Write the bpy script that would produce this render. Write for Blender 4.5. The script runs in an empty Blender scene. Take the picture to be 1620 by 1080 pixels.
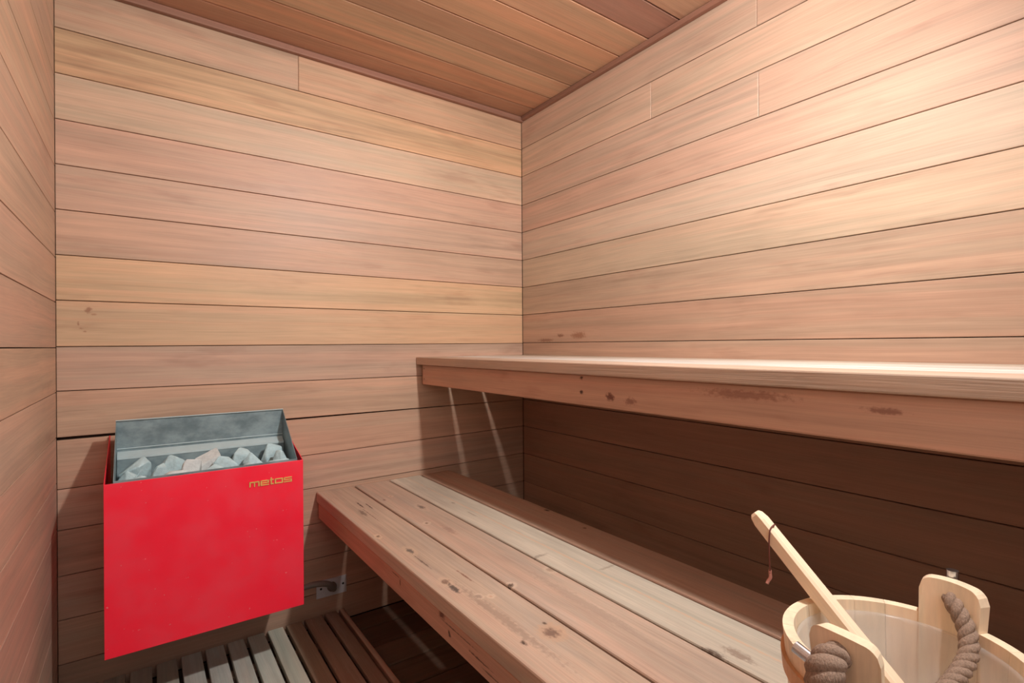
import bpy, bmesh, math, random
from mathutils import Vector, Matrix, Quaternion

# ------------------------------------------------------------------ camera, world, exposure
S = bpy.context.scene
COL = S.collection
CAM_H = 1.03
YAW, ROLL, FPX = math.radians(35.5), 0.0063, 820.0
fw = Vector((math.sin(YAW), math.cos(YAW), 0)); rt = Vector((math.cos(YAW), -math.sin(YAW), 0)); up = Vector((0, 0, 1))
cam = bpy.data.cameras.new('camera'); cam_o = bpy.data.objects.new('camera', cam); COL.objects.link(cam_o)
cx = rt * math.cos(ROLL) - up * math.sin(ROLL); cy = rt * math.sin(ROLL) + up * math.cos(ROLL); cz = -fw
M = Matrix((cx, cy, cz)).transposed().to_4x4(); M.translation = (0, 0, CAM_H); cam_o.matrix_world = M
cam.sensor_fit = 'HORIZONTAL'; cam.sensor_width = 36.0; cam.lens = FPX / 1620.0 * 36.0; cam.shift_y = 6.0 / 1620.0
cam.clip_start = 0.02
S.camera = cam_o

world = bpy.data.worlds.new('world'); S.world = world; world.use_nodes = True
bgn = world.node_tree.nodes['Background']
bgn.inputs['Color'].default_value = (1.0, 0.98, 0.96, 1); bgn.inputs['Strength'].default_value = 2.1
LAMP_POS, LAMP_R, LAMP_STRENGTH = (0.86, 0.14, 1.955), 0.040, 1180.0
S.view_settings.view_transform = 'Standard'; S.view_settings.look = 'None'
S.view_settings.gamma = 1.0; S.view_settings.use_curve_mapping = False; S.view_settings.exposure = 0.40

# ------------------------------------------------------------------ helpers
rnd = random.Random(7)
def lin(c):
    return tuple(((v / 255) / 12.92 if v / 255 <= 0.04045 else ((v / 255 + 0.055) / 1.055) ** 2.4) for v in c)

def tlin(c, mean=True):            # board tints read off lit wood
    r, g, b = lin(c); m_ = (0.545, 0.30, 0.182)      # drawn half way to the mean cedar tint
    r, g, b = ((v * 0.62 + a * 0.38) for v, a in zip((r, g, b), m_)) if mean else (r, g, b)
    return (r * 0.95, g * 1.19, b * 1.50)

def setp(o, label=None, category=None, group=None, kind=None):
    if label: o['label'] = label
    if category: o['category'] = category
    if group: o['group'] = group
    if kind: o['kind'] = kind
    return o

def link(name, me, mat=None, parent=None, mw=None, smooth=False):
    o = bpy.data.objects.new(name, me); COL.objects.link(o)
    if mat is not None and not me.materials: me.materials.append(mat)
    if parent is not None: o.parent = parent
    if mw is not None: o.matrix_basis = mw
    if smooth:
        for p in me.polygons: p.use_smooth = True
    return o

def empty(name, loc=(0, 0, 0)):
    o = bpy.data.objects.new(name, None); COL.objects.link(o); o.location = loc; o.empty_display_size = 0.05
    return o

def frame(origin, xd, yd):
    xd = Vector(xd).normalized(); yd = Vector(yd); yd = (yd - xd * yd.dot(xd)).normalized(); zd = xd.cross(yd)
    m = Matrix((xd, yd, zd)).transposed().to_4x4(); m.translation = Vector(origin); return m

def to_mesh(bm, name='mesh'):
    bmesh.ops.recalc_face_normals(bm, faces=bm.faces[:])
    me = bpy.data.meshes.new(name); bm.to_mesh(me); bm.free(); return me

_plank = {}
def plank_mesh(L, W, T, c):
    """plank, face at z=0, chamfered round the face; local x = length"""
    k = (round(L, 4), round(W, 4), round(T, 4), c)
    if k in _plank: return _plank[k]
    v = []
    for (ix, z) in ((0, -T), (0, -c), (c, 0)):
        a, b = L / 2 - ix, W / 2 - ix
        v += [(-a, -b, z), (a, -b, z), (a, b, z), (-a, b, z)]
    f = [(3, 2, 1, 0), (8, 9, 10, 11)]
    for s in (0, 4):
        for i in range(4):
            j = (i + 1) % 4; f.append((s + i, s + j, s + 4 + j, s + 4 + i))
    me = bpy.data.meshes.new('plank'); me.from_pydata(v, [], f); _plank[k] = me
    return me

def plank(name, parent, origin, xd, yd, L, W, T, mat, col, stripe=0.5, c=0.0012, taper=None):
    me = plank_mesh(L, W, T, c).copy()
    if taper:                       # (slope of the lower edge, slope of the upper edge)
        for v in me.vertices: v.co.y += (taper[1] if v.co.y > 0 else taper[0]) * v.co.x
    o = link(name, me, mat, parent, frame(origin, xd, yd))
    o.color = (*tlin(col, mat not in UNPULLED), stripe)
    return o

def box_bm(bm, lo, hi):
    vs = [bm.verts.new((x, y, z)) for x in (lo[0], hi[0]) for y in (lo[1], hi[1]) for z in (lo[2], hi[2])]
    for q in ((0, 1, 3, 2), (4, 6, 7, 5), (0, 4, 5, 1), (2, 3, 7, 6), (0, 2, 6, 4), (1, 5, 7, 3)):
        bm.faces.new([vs[i] for i in q])
    return vs

def box(name, parent, lo, hi, mat, bevel=0.0, seg=2, col=None, stripe=0.5, longaxis=None):
    """box with its origin at the centre; if longaxis given, local x runs along that world axis"""
    lo, hi = Vector(lo), Vector(hi); c = (lo + hi) / 2; d = hi - lo
    bm = bmesh.new()
    if longaxis == 'Y':
        mw = frame(c, (0, 1, 0), (-1, 0, 0)); d = Vector((d.y, d.x, d.z))
    else:
        mw = Matrix.Translation(c)
    box_bm(bm, -d / 2, d / 2)
    if bevel: bmesh.ops.bevel(bm, geom=bm.edges[:], offset=bevel, segments=seg, affect='EDGES', profile=0.5)
    o = link(name, to_mesh(bm, name), mat, parent, mw)
    if col: o.color = (*tlin(col, mat not in UNPULLED), stripe)
    return o

def tube(bm, pts, r, n=10, caps=True, rfun=None):
    pts = [Vector(p) for p in pts]; rings = []
    T0 = (pts[1] - pts[0]).normalized(); N = T0.orthogonal().normalized()
    for i, p in enumerate(pts):
        T = (pts[min(i + 1, len(pts) - 1)] - pts[max(i - 1, 0)]).normalized()
        N = (N - T * N.dot(T)).normalized(); B = T.cross(N)
        rr = rfun(i / (len(pts) - 1)) if rfun else r
        rings.append([bm.verts.new(p + (N * math.cos(2 * math.pi * k / n) + B * math.sin(2 * math.pi * k / n)) * rr) for k in range(n)])
    for a, b in zip(rings, rings[1:]):
        for k in range(n): bm.faces.new((a[k], a[(k + 1) % n], b[(k + 1) % n], b[k]))
    if caps:
        bm.faces.new(rings[0][::-1]); bm.faces.new(rings[-1])

def catmull(P, m=10):
    P = [Vector(p) for p in P]; out = []
    Q = [2 * P[0] - P[1]] + P + [2 * P[-1] - P[-2]]
    for i in range(1, len(Q) - 2):
        a, b, c, d = Q[i - 1:i + 3]
        for k in range(m):
            t = k / m
            out.append(0.5 * ((2 * b) + (c - a) * t + (2 * a - 5 * b + 4 * c - d) * t * t + (3 * b - a - 3 * c + d) * t ** 3))
    out.append(P[-1]); return out

def lathe(profile, n=48, close=False):
    bm = bmesh.new(); rings = []
    for r, z in profile:
        rings.append([bm.verts.new((r * math.cos(2 * math.pi * k / n), r * math.sin(2 * math.pi * k / n), z)) for k in range(n)] if r > 1e-6 else [bm.verts.new((0, 0, z))])
    pr = list(zip(rings, rings[1:])) + ([(rings[-1], rings[0])] if close else [])
    for a, b in pr:
        for k in range(n):
            j = (k + 1) % n
            if len(a) == 1: bm.faces.new((a[0], b[k], b[j]))
            elif len(b) == 1: bm.faces.new((a[k], a[j], b[0]))
            else: bm.faces.new((a[k], a[j], b[j], b[k]))
    return bm

# ------------------------------------------------------------------ materials
class NT:
    def __init__(s, name):
        s.mat = bpy.data.materials.new(name); s.mat.use_nodes = True
        s.t = s.mat.node_tree; s.b = s.t.nodes['Principled BSDF']
    def n(s, typ, **kw):
        nd = s.t.nodes.new(typ)
        for k, v in kw.items(): setattr(nd, k, v)
        return nd
    def put(s, sock, v):
        if hasattr(v, 'is_linked'): s.t.links.new(v, sock)
        else: sock.default_value = v
    def m(s, op, a, b=0.0, c=None, clamp=False):
        nd = s.n('ShaderNodeMath', operation=op, use_clamp=clamp)
        s.put(nd.inputs[0], a); s.put(nd.inputs[1], b)
        if c is not None: s.put(nd.inputs[2], c)
        return nd.outputs[0]
    def vm(s, op, a, b=None):
        nd = s.n('ShaderNodeVectorMath', operation=op); s.put(nd.inputs[0], a)
        if b is not None: s.put(nd.inputs[1], b)
        return nd.outputs['Value'] if op in ('LENGTH',) else nd.outputs[0]
    def noise(s, vec, scale=1.0, detail=2.0, rough=0.5, dist=0.0):
        nd = s.n('ShaderNodeTexNoise'); s.put(nd.inputs['Vector'], vec)
        nd.inputs['Scale'].default_value = scale; nd.inputs['Detail'].default_value = detail
        nd.inputs['Roughness'].default_value = rough; nd.inputs['Distortion'].default_value = dist
        return nd.outputs['Fac']
    def rng(s, v, a, b, c=0.0, d=1.0, smooth=True):
        nd = s.n('ShaderNodeMapRange', interpolation_type='SMOOTHSTEP' if smooth else 'LINEAR')
        s.put(nd.inputs[0], v)
        for i, q in enumerate((a, b, c, d)): s.put(nd.inputs[i + 1], q)
        return nd.outputs[0]
    def mix(s, f, a, b, blend='MIX'):
        nd = s.n('ShaderNodeMix', data_type='RGBA', blend_type=blend)
        s.put(nd.inputs['Factor'], f); s.put(nd.inputs['A'], a); s.put(nd.inputs['B'], b)
        return nd.outputs['Result']
    def bump(s, h, dist, strength=1.0):
        nd = s.n('ShaderNodeBump'); nd.inputs['Distance'].default_value = dist; nd.inputs['Strength'].default_value = strength
        s.put(nd.inputs['Height'], h); s.t.links.new(nd.outputs[0], s.b.inputs['Normal'])

def wood(name, rough=0.48, grain=0.5, fine=0.36, patch=0.38, red=0.5, weather=0.0, knots=(), bump=0.0006, tint=None, stain=0.35, spec=0.4):
    """wood whose base tint is the object's own colour; grain runs along local x"""
    q = NT(name)
    tc = q.n('ShaderNodeTexCoord').outputs['Object']
    oi = q.n('ShaderNodeObjectInfo')
    off = q.vm('MULTIPLY', oi.outputs['Random'], (3.7, 9.1, 5.3))
    v = q.vm('ADD', tc, off)
    wob = q.noise(q.vm('MULTIPLY', v, (1.2, 6.0, 6.0)), 1.0, 2)
    wv = q.vm('ADD', v, q.vm('MULTIPLY', wob, (0.0, 0.035, 0.035)))
    g1 = q.noise(q.vm('MULTIPLY', wv, (0.55, 26, 26)), 1.0, 3, 0.55)
    g2 = q.noise(q.vm('MULTIPLY', wv, (5.0, 330, 330)), 1.0, 2, 0.6)
    g3 = q.noise(q.vm('MULTIPLY', v, (2.2, 9, 9)), 1.0, 3, 0.6)
    g4 = q.noise(q.vm('MULTIPLY', wv, (1.2, 80, 80)), 1.0, 2, 0.55)
    st = q.m('MULTIPLY', oi.outputs['Alpha'], grain * 2)
    val = q.m('ADD', 1.0, q.m('MULTIPLY', q.m('SUBTRACT', g1, 0.5), st))
    val = q.m('ADD', val, q.m('MULTIPLY', q.m('SUBTRACT', g4, 0.5), q.m('MULTIPLY', st, 0.55)))
    val = q.m('ADD', val, q.m('MULTIPLY', q.m('SUBTRACT', g2, 0.5), fine))
    val = q.m('ADD', val, q.m('MULTIPLY', q.m('SUBTRACT', g3, 0.5), patch))
    base = oi.outputs['Color'] if tint is None else (*lin(tint), 1)
    redc = q.mix(1.0, base, (1.02, 0.86, 0.78, 1), 'MULTIPLY')
    yel = q.mix(1.0, base, (1.05, 1.06, 0.98, 1), 'MULTIPLY')
    colr = q.mix(q.m('MULTIPLY', q.rng(g1, 0.40, 0.62), red), yel, redc)
    g5 = q.noise(q.vm('MULTIPLY', v, (3.1, 14, 14)), 1.0, 3, 0.65)
    colr = q.mix(q.m('MULTIPLY', q.rng(g5, 0.55, 0.75), stain), colr, q.mix(1.0, base, (0.74, 0.62, 0.56, 1), 'MULTIPLY'))
    if weather:
        w1 = q.noise(q.vm('MULTIPLY', v, (3.0, 18, 18)), 1.0, 4, 0.65)
        colr = q.mix(q.m('MULTIPLY', q.rng(w1, 0.45, 0.7), weather), colr, (*lin((176, 160, 146)), 1))
        w2 = q.noise(q.vm('MULTIPLY', v, (14, 40, 40)), 1.0, 3, 0.7)
        colr = q.mix(q.m('MULTIPLY', q.rng(w2, 0.66, 0.74), 0.5 * weather), colr, (*lin((214, 196, 178)), 1))
    cm = q.n('ShaderNodeCombineColor')
    for i in range(3): q.put(cm.inputs[i], val)
    colr = q.mix(1.0, colr, cm.outputs[0], 'MULTIPLY')
    warp = q.vm('ADD', tc, q.vm('MULTIPLY', q.vm('SUBTRACT', q.n('ShaderNodeTexNoise').outputs['Color'], (0.5, 0.5, 0.5)), (0.0, 0.0, 0.0)))
    if knots:
        nz = q.noise(q.vm('MULTIPLY', v, (90, 130, 130)), 1.0, 4, 0.65)
        for (kx, ky, rx, ry, kc, amt, *ring) in knots:
            d = q.vm('SUBTRACT', tc, (kx, ky, 0)); d = q.vm('MULTIPLY', d, (1 / rx, 1 / ry, 0))
            ln = q.m('ADD', q.vm('LENGTH', d), q.m('MULTIPLY', q.m('SUBTRACT', nz, 0.5), 2.2))
            if ring:
                colr = q.mix(q.m('MULTIPLY', q.rng(ln, 2.1, 1.2), 0.5), colr, (*lin(ring[0]), 1))
            colr = q.mix(q.m('MULTIPLY', q.rng(ln, 1.15, 0.35), amt), colr, (*lin(kc), 1))
    q.put(q.b.inputs['Base Color'], colr)
    q.put(q.b.inputs['Roughness'], q.m('ADD', rough - 0.12, q.m('MULTIPLY', g3, 0.24)))
    q.b.inputs['Specular IOR Level'].default_value = spec
    q.bump(q.m('ADD', q.m('MULTIPLY', g2, 0.6), q.m('MULTIPLY', g4, 0.6)), bump, 0.7)
    return q.mat

def plain(name, col, rough=0.5, metal=0.0, nscale=30.0, namt=0.15, bump=0.0, spec=0.5):
    q = NT(name); tc = q.n('ShaderNodeTexCoord').outputs['Object']
    nz = q.noise(tc, nscale, 4, 0.6)
    f = q.m('ADD', 1 - namt, q.m('MULTIPLY', nz, 2 * namt)); cm = q.n('ShaderNodeCombineColor')
    for i in range(3): q.put(cm.inputs[i], f)
    q.put(q.b.inputs['Base Color'], q.mix(1.0, (*lin(col), 1), cm.outputs[0], 'MULTIPLY'))
    q.put(q.b.inputs['Roughness'], q.m('ADD', rough - 0.08, q.m('MULTIPLY', nz, 0.16)))
    q.b.inputs['Metallic'].default_value = metal; q.b.inputs['Specular IOR Level'].default_value = spec
    if bump: q.bump(nz, bump)
    return q.mat

M_WALL = wood('cedar_wall', grain=0.62, stain=0.5, patch=0.46, bump=0.00025)
M_CEIL = wood('cedar_ceiling', rough=0.55, stain=0.55)
M_TRIM = wood('cedar_trim', rough=0.5, grain=0.6)
M_BACK = plain('dark_backing', (38, 22, 14), 0.9)
M_BENCH = wood('bench_wood', rough=0.6, grain=0.45, patch=0.45, weather=0.5, bump=0.0012)
M_FASCIA = wood('bench_fascia_wood', rough=0.6, grain=0.4, patch=0.4, stain=0.5, bump=0.001)
M_FLOOR = wood('floor_wood', rough=0.75, patch=0.6, stain=0.8)
M_SLAT = wood('slat_wood', rough=0.7, patch=0.5, weather=0.4)
UNPULLED = (M_CEIL, M_TRIM, M_FLOOR, M_SLAT)
M_PINE = wood('pine', rough=0.45, grain=0.35, patch=0.15, red=0.35, stain=0.1, fine=0.15, bump=0.0003, tint=(240, 219, 196))
M_PINE_DK = wood('pine_band', rough=0.45, grain=0.3, patch=0.15, red=0.3, stain=0.1, fine=0.15, bump=0.0003, tint=(202, 156, 120))

# red enamel with a few pale chips
q = NT('red_enamel'); tc = q.n('ShaderNodeTexCoord').outputs['Object']
sp = q.rng(q.noise(tc, 95, 2, 0.5), 0.735, 0.76); dirt = q.noise(tc, 9, 4, 0.6)
c = q.mix(q.rng(dirt, 0.35, 0.7), (*lin((255, 34, 62)), 1), (*lin((250, 54, 76)), 1))
q.put(q.b.inputs['Base Color'], q.mix(q.m('MULTIPLY', sp, 0.6), c, (*lin((236, 150, 150)), 1)))
q.put(q.b.inputs['Roughness'], q.rng(dirt, 0.2, 0.8, 0.36, 0.5)); M_RED = q.mat
# galvanised steel
q = NT('galvanised_steel'); tc = q.n('ShaderNodeTexCoord').outputs['Object']
sp = q.noise(q.vm('MULTIPLY', tc, (14, 14, 22)), 1.0, 5, 0.65)
q.put(q.b.inputs['Base Color'], q.mix(q.rng(sp, 0.3, 0.7), (*lin((112, 132, 138)), 1), (*lin((150, 170, 175)), 1)))
q.b.inputs['Metallic'].default_value = 0.4
q.put(q.b.inputs['Roughness'], q.rng(sp, 0.3, 0.7, 0.38, 0.55)); M_STEEL = q.mat
M_LEDGE = plain('steel_lit_edges', (196, 216, 220), 0.45, 0.2, 40, 0.1)  # paler steel: light caught by lip, fold and ledge is in the colour
M_STONE = plain('olivine_stone', (186, 212, 218), 0.85, 0, 40, 0.42, 0.004)
M_STONE2 = plain('olivine_stone_warm', (210, 216, 216), 0.85, 0, 40, 0.35, 0.004)
M_GOLD = plain('brass_badge', (236, 200, 116), 0.4, 0.25)
M_BRASSBACK = plain('badge_shadow', (70, 44, 20), 0.6)
M_ZINC = plain('zinc_plate', (208, 208, 212), 0.5, 0.2, 60, 0.1)
M_CONDUIT = plain('grey_conduit', (128, 118, 112), 0.55, 0.2)
M_DARK = plain('dark_iron', (40, 36, 34), 0.6, 0.5)
M_CHROME = plain('steel_pin', (205, 208, 214), 0.25, 1.0, 40, 0.08)
M_KNOT = plain('pale_cord_end', (198, 140, 128), 0.7)
M_CORD = plain('leather_cord', (112, 62, 52), 0.7)
q = NT('hemp_rope'); tc = q.n('ShaderNodeTexCoord').outputs['Object']
nz = q.noise(q.vm('MULTIPLY', tc, (500, 500, 220)), 1.0, 3, 0.6)
q.put(q.b.inputs['Base Color'], q.mix(nz, (*lin((92, 72, 60)), 1), (*lin((186, 160, 140)), 1))); q.b.inputs['Roughness'].default_value = 0.9
q.bump(nz, 0.0015); M_ROPE = q.mat
q = NT('clear_liner'); q.b.inputs['Base Color'].default_value = (0.85, 0.84, 0.84, 1); q.b.inputs['Roughness'].default_value = 0.16
nz = q.noise(q.n('ShaderNodeTexCoord').outputs['Object'], 12, 3); q.put(q.b.inputs['Alpha'], q.rng(nz, 0.3, 0.7, 0.13, 0.21)); M_LINER = q.mat

# ------------------------------------------------------------------ room shell
XL, XR, YB, YN, ZC = -0.202, 1.468, 1.970, -0.75, 2.103
T = 0.014          # board thickness, faces lie on the room planes
G = 0.0022         # joint width

def slab(name, lo, hi, mat, label, cat):
    o = box(name, None, lo, hi, mat); setp(o, label, cat, kind='structure'); return o

wall_back = slab('wall_back', (XL - 0.05, YB + T, -0.03), (XR + 0.05, YB + 0.04, ZC + 0.03), M_BACK, 'back wall of horizontal cedar boards behind the red heater', 'wall')
wall_right = slab('wall_right', (XR + T, YN - 0.04, -0.03), (XR + 0.04, YB + T, ZC + 0.03), M_BACK, 'right wall of horizontal cedar boards along the benches', 'wall')
wall_left = slab('wall_left', (XL - 0.04, YN - 0.04, -0.03), (XL - T, YB + T, ZC + 0.03), M_BACK, 'left wall of cedar boards at the edge of the view', 'wall')
ceiling = slab('ceiling', (XL - T, YN - 0.04, ZC + T), (XR + T, YB + T, ZC + 0.04), M_BACK, 'ceiling of cedar boards running parallel to the back wall', 'ceiling')
floor = slab('floor', (XL - T, YN - 0.04, -0.05), (XR + T, YB + T, -0.018), M_BACK, 'dark wooden plank floor below the duckboard', 'floor')
def unpar(o, parent):     # child keeps its world matrix
    o.parent = parent; o.matrix_parent_inverse = parent.matrix_world.inverted()

def wplank(parent, *a, **k):
    o = plank('board', None, *a, **k); bpy.context.view_layer.update() if False else None
    o.parent = parent; o.matrix_parent_inverse = Matrix.Translation(parent.location).inverted(); return o

# back wall rows: (z bottom at left, z bottom at right), tint, stripe
zb = [(1.953, 1.955), (1.822, 1.826), (1.690, 1.692), (1.560, 1.562), (1.430, 1.431), (1.299, 1.304), (1.168, 1.172), (1.034, 1.039), (0.906, 0.906), (0.772, 0.773), (0.623, 0.649), (0.505, 0.520), (0.373, 0.388), (0.246, 0.258), (0.118, 0.128), (0.0, 0.0)]
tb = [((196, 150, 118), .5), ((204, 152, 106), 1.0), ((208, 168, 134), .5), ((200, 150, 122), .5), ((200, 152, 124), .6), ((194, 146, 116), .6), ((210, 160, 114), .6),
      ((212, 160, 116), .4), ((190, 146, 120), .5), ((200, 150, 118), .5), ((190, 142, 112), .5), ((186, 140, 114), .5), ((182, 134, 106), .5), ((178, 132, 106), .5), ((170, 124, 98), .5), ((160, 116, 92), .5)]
M_WKNOT = wood('cedar_wall_knotty', bump=0.00025, knots=[(-0.129 - (XL + XR) / 2, 1.141 - 1.102, 0.010, 0.010, (150, 104, 78), 0.8), (-0.152 - (XL + XR) / 2, -0.002, 0.003, 0.006, (150, 100, 72), 0.7), (-0.146 - (XL + XR) / 2, -0.016, 0.006, 0.003, (150, 100, 72), 0.7),
                                             (-0.137 - (XL + XR) / 2, -0.025, 0.005, 0.003, (150, 100, 72), 0.6), (-0.115 - (XL + XR) / 2, 0.026, 0.008, 0.003, (160, 110, 80), 0.6)])
zt = (2.103, 2.103)
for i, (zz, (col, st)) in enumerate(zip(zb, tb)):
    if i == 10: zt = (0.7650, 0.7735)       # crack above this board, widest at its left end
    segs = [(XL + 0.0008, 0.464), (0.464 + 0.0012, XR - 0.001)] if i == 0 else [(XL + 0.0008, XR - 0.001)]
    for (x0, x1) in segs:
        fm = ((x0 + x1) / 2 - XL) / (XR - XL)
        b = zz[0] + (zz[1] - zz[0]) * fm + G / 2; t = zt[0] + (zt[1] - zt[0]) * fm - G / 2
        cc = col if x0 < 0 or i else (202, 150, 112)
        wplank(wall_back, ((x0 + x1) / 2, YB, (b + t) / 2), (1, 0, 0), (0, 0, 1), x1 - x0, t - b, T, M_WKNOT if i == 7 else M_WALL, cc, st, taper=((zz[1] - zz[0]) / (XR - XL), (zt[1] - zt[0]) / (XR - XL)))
    zt = zz

# right wall rows; seams where the butt joints fall
zr = [1.958, 1.827, 1.691, 1.563, 1.431, 1.303, 1.173, 1.041, 0.908, 0.775, 0.648, 0.520, 0.388, 0.258, 0.128, 0.0]
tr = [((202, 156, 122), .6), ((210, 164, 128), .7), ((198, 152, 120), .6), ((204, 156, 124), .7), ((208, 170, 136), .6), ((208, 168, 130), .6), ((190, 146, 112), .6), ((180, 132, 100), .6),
      ((184, 136, 104), .5), ((150, 98, 72), .4), ((138, 88, 64), .4), ((134, 84, 60), .4), ((132, 84, 60), .4), ((150, 100, 74), .4), ((150, 100, 74), .4), ((146, 98, 74), .4)]  # rows below the upper bench tinted darker to deepen its shade
joints = {0: [0.815], 1: [1.203], 2: [0.811]}
ztp = ZC
yc = (YN + YB) / 2
M_RSTAIN = wood('cedar_wall_stained', bump=0.00025, knots=[(yc - 1.585, -0.038, 0.05, 0.016, (140, 90, 64), 0.7), (yc - 1.70, -0.036, 0.022, 0.009, (120, 76, 56), 0.7), (yc - 1.80, -0.055, 0.06, 0.008, (120, 72, 52), 0.6)])
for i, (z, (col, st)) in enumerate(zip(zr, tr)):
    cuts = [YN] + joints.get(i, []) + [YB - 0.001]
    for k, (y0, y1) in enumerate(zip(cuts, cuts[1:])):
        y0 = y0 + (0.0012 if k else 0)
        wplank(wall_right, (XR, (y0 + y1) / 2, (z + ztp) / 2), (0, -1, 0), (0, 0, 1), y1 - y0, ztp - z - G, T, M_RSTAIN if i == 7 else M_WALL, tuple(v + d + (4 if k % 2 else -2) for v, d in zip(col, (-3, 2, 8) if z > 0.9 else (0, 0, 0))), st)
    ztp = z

# left wall
zl = [1.943, 1.813, 1.683, 1.553, 1.421, 1.291, 1.162, 1.031, 0.903, 0.773, 0.642, 0.510, 0.380, 0.250, 0.122, 0.0]
tl = [tuple(v + 8 for v in c_) for c_ in [(196, 150, 118), (192, 146, 116), (190, 140, 108), (196, 148, 114), (190, 142, 112), (194, 146, 114), (190, 142, 114), (184, 132, 106), (196, 146, 112), (192, 146, 116), (190, 144, 116), (184, 140, 114), (180, 136, 112), (178, 134, 110), (176, 134, 110), (170, 130, 108)]]
ztp = ZC
for z, col in zip(zl, tl):
    wplank(wall_left, (XL, (YN + YB - 0.001) / 2, (z + ztp) / 2), (0, 1, 0), (0, 0, 1), YB - 0.001 - YN, ztp - z - G, T, M_WALL, col, 0.6, c=0.0005)
    ztp = z

# ceiling boards run along x
yc_ = [1.970, 1.859, 1.738, 1.605, 1.472, 1.338, 1.202, 1.072]
while yc_[-1] > YN + 0.14: yc_.append(yc_[-1] - 0.1325)
yc_.append(YN)
tcx = [(184, 130, 100), (196, 140, 106), (206, 158, 122), (188, 140, 108), (212, 156, 118), (208, 156, 120), (172, 120, 98), (196, 144, 112), (198, 148, 114)]
for i, (a, b) in enumerate(zip(yc_, yc_[1:])):
    wplank(ceiling, ((XL + XR) / 2, (a + b) / 2, ZC), (1, 0, 0), (0, -1, 0), XR - XL - 0.004, a - b - 0.0042, T, M_CEIL, tcx[i % len(tcx)], 0.6, c=0.002)

# floor planks run along x
y = YB; i = 0
while y > YN + 0.01:
    y2 = max(y - (0.113 if i == 0 else 0.131), YN)
    wplank(floor, ((XL + XR) / 2, (y + y2) / 2, 0), (1, 0, 0), (0, 1, 0), XR - XL - 0.004, y - y2 - 0.006, 0.018, M_FLOOR, [(112, 82, 62), (104, 74, 56), (118, 88, 68)][i % 3], 0.6, c=0.003)
    y = y2; i += 1

# front wall behind the camera with an upper opening added to admit fill light
DX0, DX1, DZ0, DZ = -0.15, 0.75, 1.031, 1.943
bm = bmesh.new()
box_bm(bm, (XL - T, YN - 0.04, -0.03), (DX0, YN - T, ZC + 0.03)); box_bm(bm, (DX1, YN - 0.04, -0.03), (XR + T, YN - T, ZC + 0.03)); box_bm(bm, (DX0, YN - 0.04, DZ), (DX1, YN - T, ZC + 0.03)); box_bm(bm, (DX0, YN - 0.04, -0.03), (DX1, YN - T, DZ0))
wall_front = setp(link('wall_front', to_mesh(bm), M_BACK), 'front wall of cedar boards around an opening added for fill light', 'wall', kind='structure')
ztp = ZC
for i, z in enumerate(zl):
    spans = [(XL, DX0), (DX1, XR)] if DZ0 - 0.01 < z < DZ - 0.01 else [(XL, XR)]
    for (x0, x1) in spans:
        wplank(wall_front, ((x0 + x1) / 2, YN, (z + ztp) / 2), (-1, 0, 0), (0, 0, 1), x1 - x0, ztp - z - G, T, M_WALL, tl[i], 0.6)
    ztp = z

# ceiling trims
def trim(name, lo, hi, label, ax):
    o = box(name, None, lo, hi, M_TRIM, 0.003, 2, (150, 100, 78), 0.6, ax); return setp(o, label, 'trim', kind='structure')
trim('trim_1', (XL + 0.002, YB - 0.020, ZC - 0.024), (XR - 0.002, YB - 0.0005, ZC - 0.0008), 'dark cedar strip between ceiling and back wall', None)
trim('trim_2', (XR - 0.018, YN + 0.002, ZC - 0.020), (XR - 0.0005, YB - 0.0225, ZC - 0.0008), 'dark cedar strip between ceiling and right wall', 'Y')

# ------------------------------------------------------------------ ceiling lamp (above and right of the camera)
lamp = setp(empty('ceiling_lamp', (LAMP_POS[0], LAMP_POS[1], ZC - 0.001)), 'small round reflector lamp on the ceiling aimed at the back wall', 'lamp')
ln_ = Vector((-0.15, 0.80, -0.58)).normalized(); lx = ln_.cross(Vector((0, 0, 1))).normalized(); ly = ln_.cross(lx)
lm = Matrix((lx, ly, ln_)).transposed().to_4x4(); lm.translation = Vector((0, 0, LAMP_POS[2] - (ZC - 0.001)))
bm = lathe([(0, 0), (0.04, 0), (0.04, -0.012), (0.010, -0.016), (0.008, -0.112), (0, -0.112)], 24); link('lamp_base', to_mesh(bm), M_ZINC, lamp)
bm = lathe([(0, -0.045), (0.022, -0.043), (0.036, -0.030), (0.046, 0.006), (0.0445, 0.006), (0.0435, -0.002), (0, -0.004)], 32); link('reflector', to_mesh(bm), M_ZINC, lamp, lm)
q = NT('lit_disc'); q.b.inputs['Base Color'].default_value = (1, 1, 1, 1); q.b.inputs['Emission Color'].default_value = (1.0, 0.965, 0.93, 1); q.b.inputs['Emission Strength'].default_value = LAMP_STRENGTH
bm = lathe([(0, 0.0), (LAMP_R, 0.0), (LAMP_R, -0.001), (0, -0.001)], 32)
link('lit_disc', to_mesh(bm), q.mat, lamp, lm)

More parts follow.
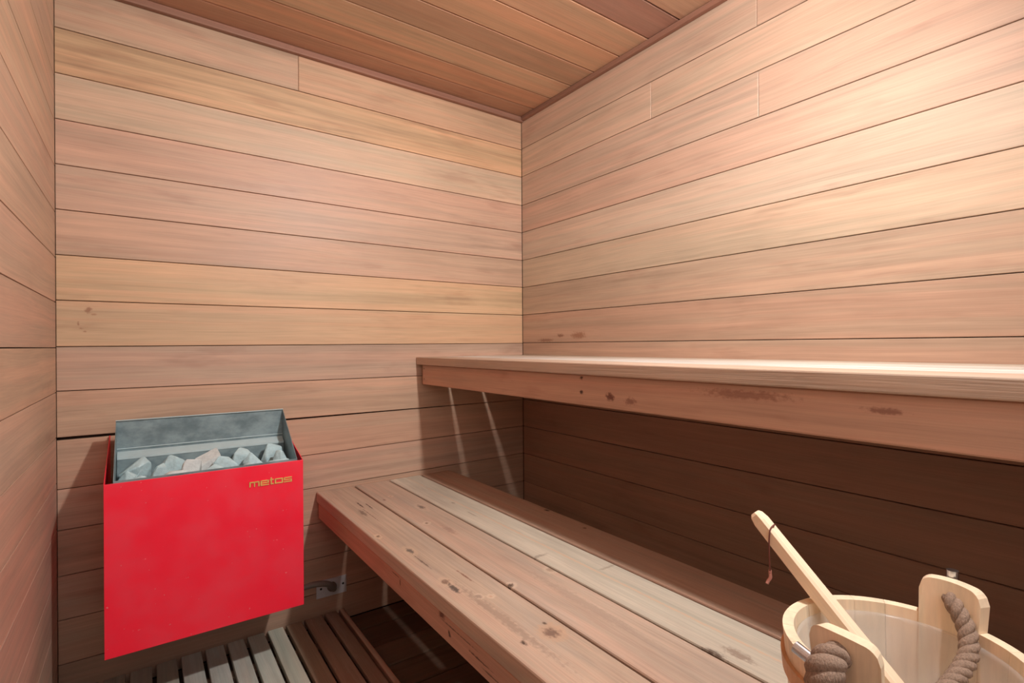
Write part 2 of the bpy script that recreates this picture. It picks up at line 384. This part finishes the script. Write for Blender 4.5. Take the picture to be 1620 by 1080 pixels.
# ------------------------------------------------------------------ upper bench
Y0, Y1 = YN + 0.002, YB - 0.002
ub = setp(empty('upper_bench', (1.19, 0.6, 0.872)), 'upper cedar bench of four long boards with a reddish front rail', 'bench')
def child(o, parent): o.parent = parent; o.matrix_parent_inverse = Matrix.Translation(parent.location).inverted(); return o
edges = [(0.918, 1.045), (1.057, 1.186), (1.202, 1.333), (1.343, 1.4665)]
ucol = [(192, 152, 126), (226, 216, 202), (220, 206, 188), (206, 184, 160)]
for k, ((a, b), col) in enumerate(zip(edges, ucol)):
    child(box('seat_board', None, (a, Y0, 0.953), (b, Y1, 0.984), M_BENCH, 0.003, 2, col, 0.6, 'Y'), ub)
fy = (Y0 + 1.952) / 2; fz = 0.912
KD = (58, 34, 26)
M_FASC_U = wood('upper_fascia_wood', rough=0.6, grain=0.4, patch=0.4, stain=0.5, bump=0.001,
    knots=[(fz * 0 + (fy - 1.002) * -1 * -1, 0.031, 0.007, 0.005, KD, .9), (fy - 1.002, -0.006, 0.007, 0.006, KD, .9), (fy - 0.90, -0.010, 0.016, 0.012, (96, 50, 40), .85), (fy - 0.835, -0.016, 0.020, 0.010, (110, 66, 60), .6),
           (fy - 1.935, 0.025, 0.004, 0.003, KD, .9), (fy - 1.935, -0.017, 0.004, 0.003, KD, .9), (fy - 0.55, 0.02, 0.10, 0.010, (120, 66, 52), .5), (fy - 0.32, 0.012, 0.03, 0.006, (110, 58, 46), .6)])
# front rail as a plank whose face looks to -x
o = plank('front_rail', None, (0.938, fy, fz), (0, -1, 0), (0, 0, 1), 1.952 - Y0, 0.080, 0.038, M_FASC_U, (204, 144, 116), 0.5, c=0.003); child(o, ub)
child(box('cleat', None, (1.43, Y0, 0.882), (1.4665, 1.90, 0.9525), M_FASCIA, 0.002, 1, (150, 100, 76), 0.5, 'Y'), ub)
for yy in (1.0, 0.0):
    child(box('joist', None, (0.978, yy - 0.019, 0.882), (1.4295, yy + 0.019, 0.9525), M_FASCIA, 0.002, 1, (150, 100, 76)), ub)

# ------------------------------------------------------------------ lower bench
lb = setp(empty('lower_bench', (0.79, 0.6, 0.405)), 'lower weathered cedar bench of four knotty boards under the upper bench', 'bench')
by = (Y0 + Y1) / 2
def kn(X, Y, xc, rx, ry, c, amt, *ring): return (Y - by, -(X - xc), rx, ry, c, amt, *ring)
GR = (84, 70, 64); RG = (206, 176, 150)
le = [(0.517, 0.6530), (0.6600, 0.7935), (0.8005, 0.9315), (0.9385, 1.074)]
xc = [(a + b) / 2 for a, b in le]
K0 = [kn(.564, 1.255, xc[0], .022, .009, (92, 84, 80), .85, RG), kn(.555, 1.042, xc[0], .015, .010, (120, 92, 78), .8, RG), kn(.555, 1.004, xc[0], .028, .008, (72, 64, 62), .85), kn(.579, .94, xc[0], .009, .008, (150, 130, 118), .7, (220, 196, 172)),
      kn(.600, .925, xc[0], .006, .006, (196, 150, 124), .6, (224, 200, 176)), kn(.616, .742, xc[0], .020, .016, (118, 92, 80), .85, (200, 160, 130)), kn(.553, .745, xc[0], .010, .005, (60, 42, 34), .9), kn(.625, .775, xc[0], .006, .005, (70, 50, 42), .8),
      kn(.593, 1.715, xc[0], .050, .0035, (64, 40, 30), .9), kn(.613, 1.690, xc[0], .045, .003, (64, 40, 30), .9), kn(.585, 1.60, xc[0], .10, .0016, (90, 58, 44), .8), kn(.572, 1.63, xc[0], .04, .008, (104, 82, 70), .7), kn(.535, 1.402, xc[0], .012, .006, (80, 52, 40), .8, (222, 196, 166)),
      kn(.560, 1.17, xc[0], .05, .003, (80, 56, 46), .7), kn(.605, 1.04, xc[0], .04, .003, (120, 64, 46), .7), kn(.57, .84, xc[0], .20, .012, (150, 128, 112), .6), kn(.585, .55, xc[0], .012, .006, (96, 74, 62), .8)]
K1 = [kn(.749, 1.57, xc[1], .030, .010, (98, 84, 78), .8, (204, 178, 156)), kn(.694, 1.421, xc[1], .008, .008, (104, 76, 62), .8, (222, 200, 176)), kn(.665, .942, xc[1], .009, .009, (78, 54, 42), .9, (224, 202, 180)), kn(.680, 1.72, xc[1], .010, .006, (110, 70, 54), .7),
      kn(.715, 1.75, xc[1], .006, .006, (170, 120, 98), .6, (216, 190, 164)), kn(.72, 1.33, xc[1], .05, .012, (150, 120, 104), .5), kn(.785, .95, xc[1], .012, .01, (150, 120, 100), .6, (210, 190, 168)), kn(.74, .80, xc[1], .2, .016, (168, 144, 128), .5)]
K2 = [kn(.793, .528, xc[2], .030, .016, (72, 48, 38), .8), kn(.83, .50, xc[2], .03, .012, (128, 102, 86), .6), kn(.847, 1.417, xc[2], .04, .004, (140, 122, 104), .6), kn(.812, 1.029, xc[2], .007, .03, (140, 126, 112), .6), kn(.905, .88, xc[2], .006, .03, (150, 132, 116), .6), kn(.868, 1.0, xc[2], 1.4, .004, (214, 180, 150), .7), kn(.856, 1.55, xc[2], .012, .006, (130, 108, 92), .6)]
K3 = [kn(1.06, 1.298, xc[3], .012, .008, (60, 36, 28), .9), kn(1.046, 1.107, xc[3], .008, .006, (90, 56, 44), .8)]
lcol = [(192, 154, 128), (190, 152, 128), (202, 182, 158), (174, 128, 104)]
for k, ((a, b), col, K) in enumerate(zip(le, lcol, (K0, K1, K2, K3))):
    mt = wood('lower_bench_wood_%d' % k, rough=0.62, grain=0.5, patch=0.6, fine=0.42, weather=(0.55, 0.6, 0.35, 0.25)[k], red=(0.6, 0.5, 0.15, 0.5)[k], bump=0.0014, knots=K, stain=0.3)
    child(box('seat_board', None, (a, Y0, 0.459), (b, Y1, 0.497), mt, 0.004, 2, col, 0.6, 'Y'), lb)
fy = (Y0 + 1.945) / 2
M_FASC_L = wood('lower_fascia_wood', rough=0.6, grain=0.45, patch=0.5, stain=0.5, bump=0.0012,
    knots=[(fy - .994, 0.022, .016, .008, (84, 44, 34), .85), (fy - .958, -0.003, .006, .007, KD, .9), (fy - 1.212, 0.012, .004, .012, KD, .8), (fy - 1.24, 0.02, .03, .002, KD, .6), (fy - .84, 0.0, .05, .0025, KD, .8), (fy - .80, -.01, .04, .002, KD, .7), (fy - .92, .013, .09, .002, KD, .7)])
child(plank('front_rail', None, (0.5185, fy, 0.4325), (0, -1, 0), (0, 0, 1), 1.945 - Y0, 0.053, 0.036, M_FASC_L, (184, 118, 92), 0.6, c=0.002), lb)
for yy in (1.15, 0.1, -0.6):
    child(box('joist', None, (0.5555, yy - 0.019, 0.409), (1.07, yy + 0.019, 0.4585), M_FASCIA, 0.002, 1, (150, 104, 80)), lb)
    child(box('leg', None, (1.03, yy - 0.019, 0.0005), (1.07, yy + 0.019, 0.4085), M_FASCIA, 0.002, 1, (150, 104, 80)), lb)

# ------------------------------------------------------------------ duckboard of slats on the floor
db = setp(empty('duckboard', (0.2, 0.9, 0.0)), 'slatted wooden duckboard lying on the floor under the heater', 'duckboard')
gx = [-0.170, -0.105, -0.040, 0.025, 0.090, 0.156, 0.220, 0.280, 0.343, 0.404, 0.466, 0.537, 0.590]
dcol = [(150, 128, 108), (150, 128, 108), (158, 140, 120), (160, 142, 122), (188, 174, 156), (192, 178, 160), (194, 180, 160), (198, 184, 162), (186, 170, 146), (158, 122, 96), (156, 118, 94), (152, 116, 92)]
for k, (a, b) in enumerate(zip(gx, gx[1:])):
    child(box('slat', None, (a + 0.0055, -0.05, 0.0245), (b - 0.0055, 1.962, 0.0435), M_SLAT, 0.0025, 2, dcol[k], 0.6, 'Y'), db)
child(box('edge_rail', None, (0.5965, -0.05, 0.0005), (0.613, 1.966, 0.0435), M_SLAT, 0.002, 1, (170, 120, 92), 0.6, 'Y'), db)
for yy in (1.80, 1.25, 0.7, 0.15):
    child(box('bearer', None, (-0.17, yy - 0.02, 0.0005), (0.596, yy + 0.02, 0.024), M_SLAT, 0.001, 1, (130, 98, 76)), db)

# ------------------------------------------------------------------ sauna heater
HX0, HX1, HY, HZ0, HZ1, HZB = -0.0815, 0.398, 1.660, 0.2435, 0.685, 0.767
heater = setp(empty('sauna_heater', ((HX0 + HX1) / 2, YB - 0.001, HZ0)), 'red enamelled electric sauna heater filled with stones on the back wall', 'heater')
def hx(name, bm, mat, bevel=0.0, smooth=False):
    if bevel: bmesh.ops.bevel(bm, geom=bm.edges[:], offset=bevel, segments=2, affect='EDGES', profile=0.5)
    o = link(name, to_mesh(bm, name), mat); return child(o, heater)
def prism_x(bm, prof, x0, x1):            # prof in (y,z)
    A = [bm.verts.new((x0, y, z)) for y, z in prof]; B = [bm.verts.new((x1, y, z)) for y, z in prof]; n = len(prof)
    bm.faces.new(A); bm.faces.new(B[::-1])
    for i in range(n): bm.faces.new((A[i], B[i], B[(i + 1) % n], A[(i + 1) % n]))
YW = YB - 0.001
bm = bmesh.new(); box_bm(bm, (HX0, HY, HZ0), (HX1, HY + 0.0025, HZ1)); front_panel = hx('front_panel', bm, M_RED, 0.0008)
for x0 in (HX0, HX1 - 0.002):
    bm = bmesh.new(); prism_x(bm, [(HY + 0.0026, HZ0), (YW, HZ0), (YW, HZB), (HY + 0.0026, HZ1)], x0, x0 + 0.002); hx('side_panel', bm, M_RED)
# inner galvanised box
SX0, SX1, SY0, SY1, SZF, SZB, SZ0 = -0.0625, 0.382, 1.664, 1.860, 0.690, 0.822, 0.42
st = 0.0015
bm = bmesh.new(); box_bm(bm, (SX0, SY1, SZ0), (SX1, SY1 + st, SZB)); hx('steel_back', bm, M_STEEL)
bm = bmesh.new(); prism_x(bm, [(SY1 - 0.006, SZB - 0.001), (SY1 + st, SZB - 0.001), (SY1 + st, SZB + 0.001), (SY1 - 0.006, SZB + 0.001)], SX0, SX1); hx('steel_lip', bm, M_LEDGE)
bm = bmesh.new(); box_bm(bm, (SX0, SY0, SZ0), (SX1, SY0 + st, SZF)); hx('steel_front', bm, M_STEEL)
for x0 in (SX0, SX1 - st):
    bm = bmesh.new(); prism_x(bm, [(SY0 + st, SZ0), (SY1, SZ0), (SY1, SZB - 0.0005), (SY0 + st, SZF - 0.0005)], x0, x0 + st); hx('steel_side', bm, M_STEEL)
bm = bmesh.new(); box_bm(bm, (SX0 + 0.002, SY1 - 0.0035, 0.7395), (SX1 - 0.002, SY1 - 0.0003, 0.7415)); hx('fold_ridge', bm, M_LEDGE)
bm = bmesh.new(); prism_x(bm, [(SY1 - 0.0004, 0.731), (SY1 - 0.026, 0.7185), (SY1 - 0.026, 0.714), (SY1 - 0.0275, 0.714), (SY1 - 0.0275, 0.7195), (SY1 - 0.0006, 0.7325)], SX0 + 0.003, SX1 - 0.003); hx('stone_ledge', bm, M_LEDGE)
bm = bmesh.new(); box_bm(bm, (SX0 + 0.003, SY1 - 0.0255, 0.6200), (SX1 - 0.003, SY1 - 0.0240, 0.7170)); hx('inner_plate', bm, M_STEEL)
bm = bmesh.new()
box_bm(bm, (SX0 + 0.002, SY0 + 0.003, 0.6155), (SX1 - 0.002, SY1 - 0.001, 0.6195)); hx('grate', bm, M_DARK)
for xx in (0.0, 0.32):
    bm = bmesh.new(); box_bm(bm, (xx - 0.02, SY1 + st + 0.0005, 0.5), (xx + 0.02, YW, 0.56)); hx('wall_bracket', bm, M_DARK)
# gold name letters on the front panel
LT = {'m': (1.35, [(0, 0, .17, 1), (.60, 0, .75, 1), (1.18, 0, 1.35, 1), (0, .78, 1.35, 1)]),
      'e': (1.15, [(0, 0, .17, 1), (0, 0, 1.15, .19), (0, .41, 1.15, .58), (0, .81, 1.15, 1), (.98, .41, 1.15, 1)]),
      't': (.55, [(.10, 0, .28, 1.35), (.10, 0, .55, .19), (0, .81, .55, 1)]),
      'o': (1.15, [(0, 0, .17, 1), (.98, 0, 1.15, 1), (0, 0, 1.15, .19), (0, .81, 1.15, 1)]),
      's': (1.15, [(0, 0, 1.15, .19), (0, .41, 1.15, .58), (0, .81, 1.15, 1), (0, .41, .17, 1), (.98, 0, 1.15, .58)])}
hL = 0.0150; xx = 0.2495; z0 = 0.6245; tot = sum(LT[c][0] for c in 'metos') + 4 * 0.13; sc = (0.365 - 0.2495) / tot
for ch in 'metos':
    w, bars = LT[ch]; bm = bmesh.new()
    for j, (a, b, c, d) in enumerate(bars):
        e = 0.00005 * j
        box_bm(bm, (xx + a * sc, HY - 0.0022 - e, z0 + b * hL), (xx + c * sc, HY - 0.0001, z0 + d * hL))
    o = link('badge_letter', to_mesh(bm), M_GOLD, front_panel); o['label'] = 'brass letter ' + ch
    xx += (w + 0.13) * sc

# stones: angular rocks in rows on the grate
def rock(seed, sx, sy, sz):
    r = random.Random(seed); bm = bmesh.new()
    for _ in range(13):
        v = Vector((r.gauss(0, 1), r.gauss(0, 1), r.gauss(0, 1))).normalized() * r.uniform(.86, 1.05)
        bm.verts.new((v.x * sx, v.y * sy, v.z * sz))
    res = bmesh.ops.convex_hull(bm, input=bm.verts[:])
    dead = [e for e in res['geom_interior'] if isinstance(e, bmesh.types.BMVert)]
    if dead: bmesh.ops.delete(bm, geom=dead, context='VERTS')
    bmesh.ops.bevel(bm, geom=bm.edges[:], offset=0.0018, segments=1, affect='EDGES')
    return to_mesh(bm, 'rock')
rows = {'back': (1.797, .724, [(-.016, .044, .030), (.072, .041, .031), (.160, .045, .031), (.250, .043, .031), (.336, .038, .030)]),
        'middle': (1.7375, .714, [(-.031, .027, .026), (.036, .037, .028), (.116, .040, .027), (.200, .041, .028), (.280, .037, .027), (.348, .028, .026)]),
        'front': (1.6885, .696, [(-.010, .041, .020), (.078, .043, .020), (.168, .043, .020), (.256, .042, .020), (.337, .036, .020)])}
ordn = ['leftmost', 'second', 'third', 'fourth', 'fifth', 'sixth', 'seventh']
n = 0
for rname, (yy, top, lst) in rows.items():
    for k, (x, sx, sy) in enumerate(lst):
        me = rock(100 + n, sx, sy, 0.045)
        z0_, z1_ = min(v.co.z for v in me.vertices), max(v.co.z for v in me.vertices)
        f = (top + rnd.uniform(-.006, .004) - 0.620) / (z1_ - z0_)
        for v in me.vertices: v.co.z = (v.co.z - z0_) * f
        o = link('stone', me, M_STONE2 if n % 5 == 2 else M_STONE, None, Matrix.Translation((x, yy, 0.620)))
        last = k == len(lst) - 1
        pos = 'rightmost' if last else (ordn[k] if k == 0 else ordn[k] + ' from left')
        setp(o, '%s grey angular stone in the %s row of the heater' % (pos, rname), 'stone', 'stones in the heater')
        n += 1

# ------------------------------------------------------------------ cable outlet plate and conduit
pl = setp(empty('outlet_plate', (0.570, YB - 0.0005, 0.103)), 'small square-cornered zinc outlet plate low on the back wall', 'outlet plate')
cover = child(box('cover', None, (0.515, YB - 0.005, 0.103), (0.625, YB - 0.0005, 0.167), M_ZINC, 0.0012, 2), pl)
for x in (0.531, 0.612):
    bm = lathe([(0, 0.0012), (0.003, 0.0012), (0.0042, 0), (0, 0)], 12)
    o = link('screw', to_mesh(bm), M_DARK, cover, frame((x, YB - 0.0052, 0.137), (1, 0, 0), (0, 0, 1))); o.matrix_parent_inverse = cover.matrix_basis.inverted()
bm = lathe([(0.0, 0.0), (0.017, 0), (0.017, 0.006), (0.0135, 0.008), (0.0135, 0.014), (0, 0.014)], 20)
child(link('cable_gland', to_mesh(bm), M_CONDUIT, None, frame((0.570, YB - 0.0052, 0.137), (1, 0, 0), (0, 0, 1))), pl)
bm = bmesh.new()
tube(bm, catmull([(0.33, 1.90, 0.2433), (0.335, 1.90, 0.205), (0.37, 1.905, 0.186), (0.43, 1.908, 0.183), (0.49, 1.905, 0.187), (0.535, 1.905, 0.178), (0.560, 1.918, 0.155), (0.570, 1.938, 0.138), (0.570, 1.950, 0.137)], 8), 0.0105, 12)
setp(link('cable_conduit', to_mesh(bm), M_CONDUIT, smooth=True), 'grey bent conduit running from the heater to the wall plate', 'conduit')

# ------------------------------------------------------------------ bucket on the lower bench
BC = Vector((0.712, 0.225, 0.4972)); A0 = math.radians(-6.7); HB = 0.183
bucket = setp(empty('sauna_bucket', BC), 'pale pine sauna bucket with rope handle on the lower bench', 'bucket')
Rt, Rb, TH = 0.124, 0.110, 0.0125
NS = 20
def stave(a0, a1, h, r0, r1, th, round_top=False):
    bm = bmesh.new(); n = 24 if round_top else 6; zs = [0, 0.06, 0.12, HB] + ([HB + (h - HB) * .35, HB + (h - HB) * .6, HB + (h - HB) * .8, HB + (h - HB) * .93, h] if round_top else [])
    grid_i, grid_o = [], []
    for z in zs:
        ro = r0 + (r1 - r0) * z / HB
        if round_top and z > HB:
            t = (z - HB) / (h - HB)
            ro = r1 + (r1 - r0) * 0.3 * t
        gi, go = [], []
        for k in range(n + 1):
            s = k / n
            a = a0 + (a1 - a0) * s; zz = z
            if round_top and z > HB:          # gently arched, rounded shoulders
                e = abs(2 * s - 1); cr = min(1.0, max(0, (e - .62) / .38)); top = h - 0.004 * e ** 2 - 0.014 * (1 - math.sqrt(max(0.0, 1 - cr * cr)))
                zz = HB + (top - HB) * (z - HB) / (h - HB)
            gi.append(bm.verts.new(((ro - th) * math.cos(a), (ro - th) * math.sin(a), zz)))
            go.append(bm.verts.new((ro * math.cos(a), ro * math.sin(a), zz)))
        grid_i.append(gi); grid_o.append(go)
    for g, fl in ((grid_i, 1), (grid_o, 0)):
        for i in range(len(zs) - 1):
            for k in range(n): bm.faces.new((g[i][k], g[i][k + 1], g[i + 1][k + 1], g[i + 1][k]))
    for k in range(n):
        bm.faces.new((grid_i[0][k], grid_i[0][k + 1], grid_o[0][k + 1], grid_o[0][k])); bm.faces.new((grid_i[-1][k], grid_i[-1][k + 1], grid_o[-1][k + 1], grid_o[-1][k]))
    for i in range(len(zs) - 1):
        for k in (0, n): bm.faces.new((grid_i[i][k], grid_i[i + 1][k], grid_o[i + 1][k], grid_o[i][k]))
    return bm
# staves: local frames turned so that the grain runs upright
def add_stave(name, bm, mat):
    R = Matrix(((0, 0, -1, 0), (0, 1, 0, 0), (1, 0, 0, 0), (0, 0, 0, 1)))      # local x = world z
    bm.transform(R.inverted()); o = link(name, to_mesh(bm), mat, bucket, R); return o
half = math.radians(16.2)
LUGH = HB + 0.049
for s in (0, 1):
    a = A0 + math.pi * s
    add_stave('handle_stave', stave(a - half, a + half, LUGH, Rb, Rt, TH + 0.002, True), M_PINE)
    span = math.pi - 2 * half; m_ = 8
    for k in range(m_):
        b0 = a + half + span * k / m_ + 0.0015; b1 = a + half + span * (k + 1) / m_ - 0.0015
        add_stave('stave', stave(b0, b1, HB, Rb, Rt, TH), M_PINE)
bm = lathe([(0, 0.004), (Rb - TH, 0.004), (Rb - TH + 0.0008, 0.014), (0, 0.014)], 48); link('bottom', to_mesh(bm), M_PINE, bucket)
for z0, w in ((0.030, 0.020), (HB - 0.050, 0.022)):
    def rr(z): return Rb + (Rt - Rb) * z / HB
    bm = lathe([(rr(z0) + 0.0003, z0), (rr(z0) + 0.0045, z0 + 0.001), (rr(z0 + w) + 0.0045, z0 + w - 0.001), (rr(z0 + w) + 0.0003, z0 + w)], 64, close=True)
    link('hoop', to_mesh(bm), M_PINE_DK, bucket, smooth=False)
# clear plastic insert with a rolled lip
bm = lathe([(0, 0.0165), (Rb - TH - 0.004, 0.0165), (Rt - TH - 0.004, HB - 0.018), (Rt - TH - 0.0025, HB - 0.014), (Rt - TH - 0.0045, HB - 0.012), (Rt - TH - 0.006, HB - 0.018), (Rb - TH - 0.0055, 0.018), (0, 0.018)], 64)
link('plastic_insert', to_mesh(bm), M_LINER, bucket, smooth=True)
# rope handle: three twisted strands
ud = Vector((math.cos(A0), math.sin(A0), 0)); td = Vector((-ud.y, ud.x, 0))
def L(u, t, z): return ud * u + td * t + Vector((0, 0, z))
hz = HB + 0.027
rp = catmull([L(0.150, 0.004, hz - 0.006), L(0.138, 0.003, hz + 0.001), L(0.122, 0.002, hz + 0.002), L(0.110, -0.006, hz - 0.004), L(0.102, -0.020, HB + 0.004), L(0.084, -0.029, HB - 0.018), L(0.050, -0.030, HB - 0.034), L(0.010, -0.028, HB - 0.045), L(-0.035, -0.024, HB - 0.045),
              L(-0.075, -0.016, HB - 0.030), L(-0.100, -0.008, HB - 0.004), L(-0.112, -0.002, hz - 0.006), L(-0.124, 0.0, hz), L(-0.137, 0.002, hz + 0.001), L(-0.148, 0.004, hz - 0.010), L(-0.150, 0.004, hz - 0.030), L(-0.146, 0.004, hz - 0.052)], 12)
rope = bmesh.new(); RR = 0.0050
ln = [0.0]
for a, b in zip(rp, rp[1:]): ln.append(ln[-1] + (b - a).length)
Np = None; fr = []
for i, p in enumerate(rp):
    t_ = (rp[min(i + 1, len(rp) - 1)] - rp[max(i - 1, 0)]).normalized()
    Np = t_.orthogonal().normalized() if Np is None else (Np - t_ * Np.dot(t_)).normalized()
    fr.append((Np.copy(), t_.cross(Np)))
for s in range(3):
    P = []
    for p, (N_, B_), l in zip(rp, fr, ln):
        a = 2 * math.pi * (s / 3 + l / 0.036); k = 1.0 + 0.75 * min(1, max(0, (l - ln[-1] + 0.085) / 0.03))
        P.append(p + (N_ * math.cos(a) + B_ * math.sin(a)) * RR * k)
    tube(rope, P, 0.0056, 9, True, lambda f: 0.0056 * (1.0 + 0.75 * min(1, max(0, (f * ln[-1] - ln[-1] + 0.085) / 0.03))))
link('rope_handle', to_mesh(rope), M_ROPE, bucket, smooth=True)
# steel pins outside the two handle staves
bm = bmesh.new(); tube(bm, [L(-0.1475, 0.012, hz - 0.009), L(-0.1475, 0.036, hz - 0.003)], 0.0065, 16); link('pin', to_mesh(bm), M_CHROME, bucket)
bm = bmesh.new(); tube(bm, [L(0.136, 0.006, LUGH - 0.042), L(0.136, 0.006, LUGH + 0.008)], 0.0065, 16); link('pin', to_mesh(bm), M_CHROME, bucket)

# ------------------------------------------------------------------ ladle leaning in the bucket
LT_, LB_ = Vector((0.7324, 0.4142, 0.7815)), Vector((0.7439, 0.185, 0.552))
ax = (LB_ - LT_).normalized(); LL = (LB_ - LT_).length
ladle = setp(empty('ladle', LB_), 'long-handled pale pine ladle leaning out of the bucket', 'ladle')
side = ax.cross(Vector((0, 0, 1))).normalized()          # horizontal, across the handle
upv = side.cross(ax).normalized()
if upv.z < 0: upv = -upv; side = -side
bm = bmesh.new(); rings = []
for i, s in enumerate([0, 0.004, 0.014, 0.08, 0.16, LL]):
    hw = 0.0095 + 0.003 * s / LL; hh = 0.0096 + 0.001 * s / LL
    k = (0.62, 0.85, 1, 1, 1, 1)[i]; hw *= k; hh *= k; c_ = 0.0032
    pr = [(hw - c_, hh), (hw, hh - c_), (hw, -hh + c_), (hw - c_, -hh), (-hw + c_, -hh), (-hw, -hh + c_), (-hw, hh - c_), (-hw + c_, hh)]
    rings.append([bm.verts.new((s, a, b)) for a, b in pr])
for a, b in zip(rings, rings[1:]):
    for k in range(8): bm.faces.new((a[k], a[(k + 1) % 8], b[(k + 1) % 8], b[k]))
bm.faces.new(rings[0]); bm.faces.new(rings[-1][::-1])
mw = Matrix((ax, side, upv)).transposed().to_4x4(); mw.translation = LT_
child(link('handle', to_mesh(bm), M_PINE, None, mw), ladle)
bm = lathe([(0, 0), (0.022, 0), (0.031, 0.012), (0.034, 0.036), (0.0305, 0.036), (0.028, 0.014), (0.019, 0.005), (0, 0.005)], 32)
bw = Matrix.Translation(LB_ + Vector((0.0, 0.004, -0.0355)))
child(link('bowl', to_mesh(bm), M_PINE, None, bw, smooth=True), ladle)
hole = LT_ + ax * 0.028 + upv * 0.0095
bm = bmesh.new()
tube(bm, catmull([hole, hole + upv * 0.002 - side * 0.0 + Vector((0.0, 0.0, 0.0015)), hole + side * 0.010 - upv * 0.0 + Vector((0, 0, -0.004)), hole + side * 0.013 + Vector((0, 0, -0.03)), hole + side * 0.0125 + Vector((0.002, 0, -0.062))], 6), 0.0011, 8)
cord = child(link('hanging_cord', to_mesh(bm), M_CORD, smooth=True), ladle); bm = bmesh.new()
P = hole + side * 0.0125 + Vector((0.002, 0, -0.062))
tube(bm, catmull([P + Vector((0, 0, .002)), P + Vector((.002, .001, -.003)), P + Vector((-.001, -.001, -.007)), P + Vector((-.003, 0.001, -.012)), P + Vector((-.005, .002, -.016))], 5), 0.0022, 8)
link('knot', to_mesh(bm), M_KNOT, cord, smooth=True)
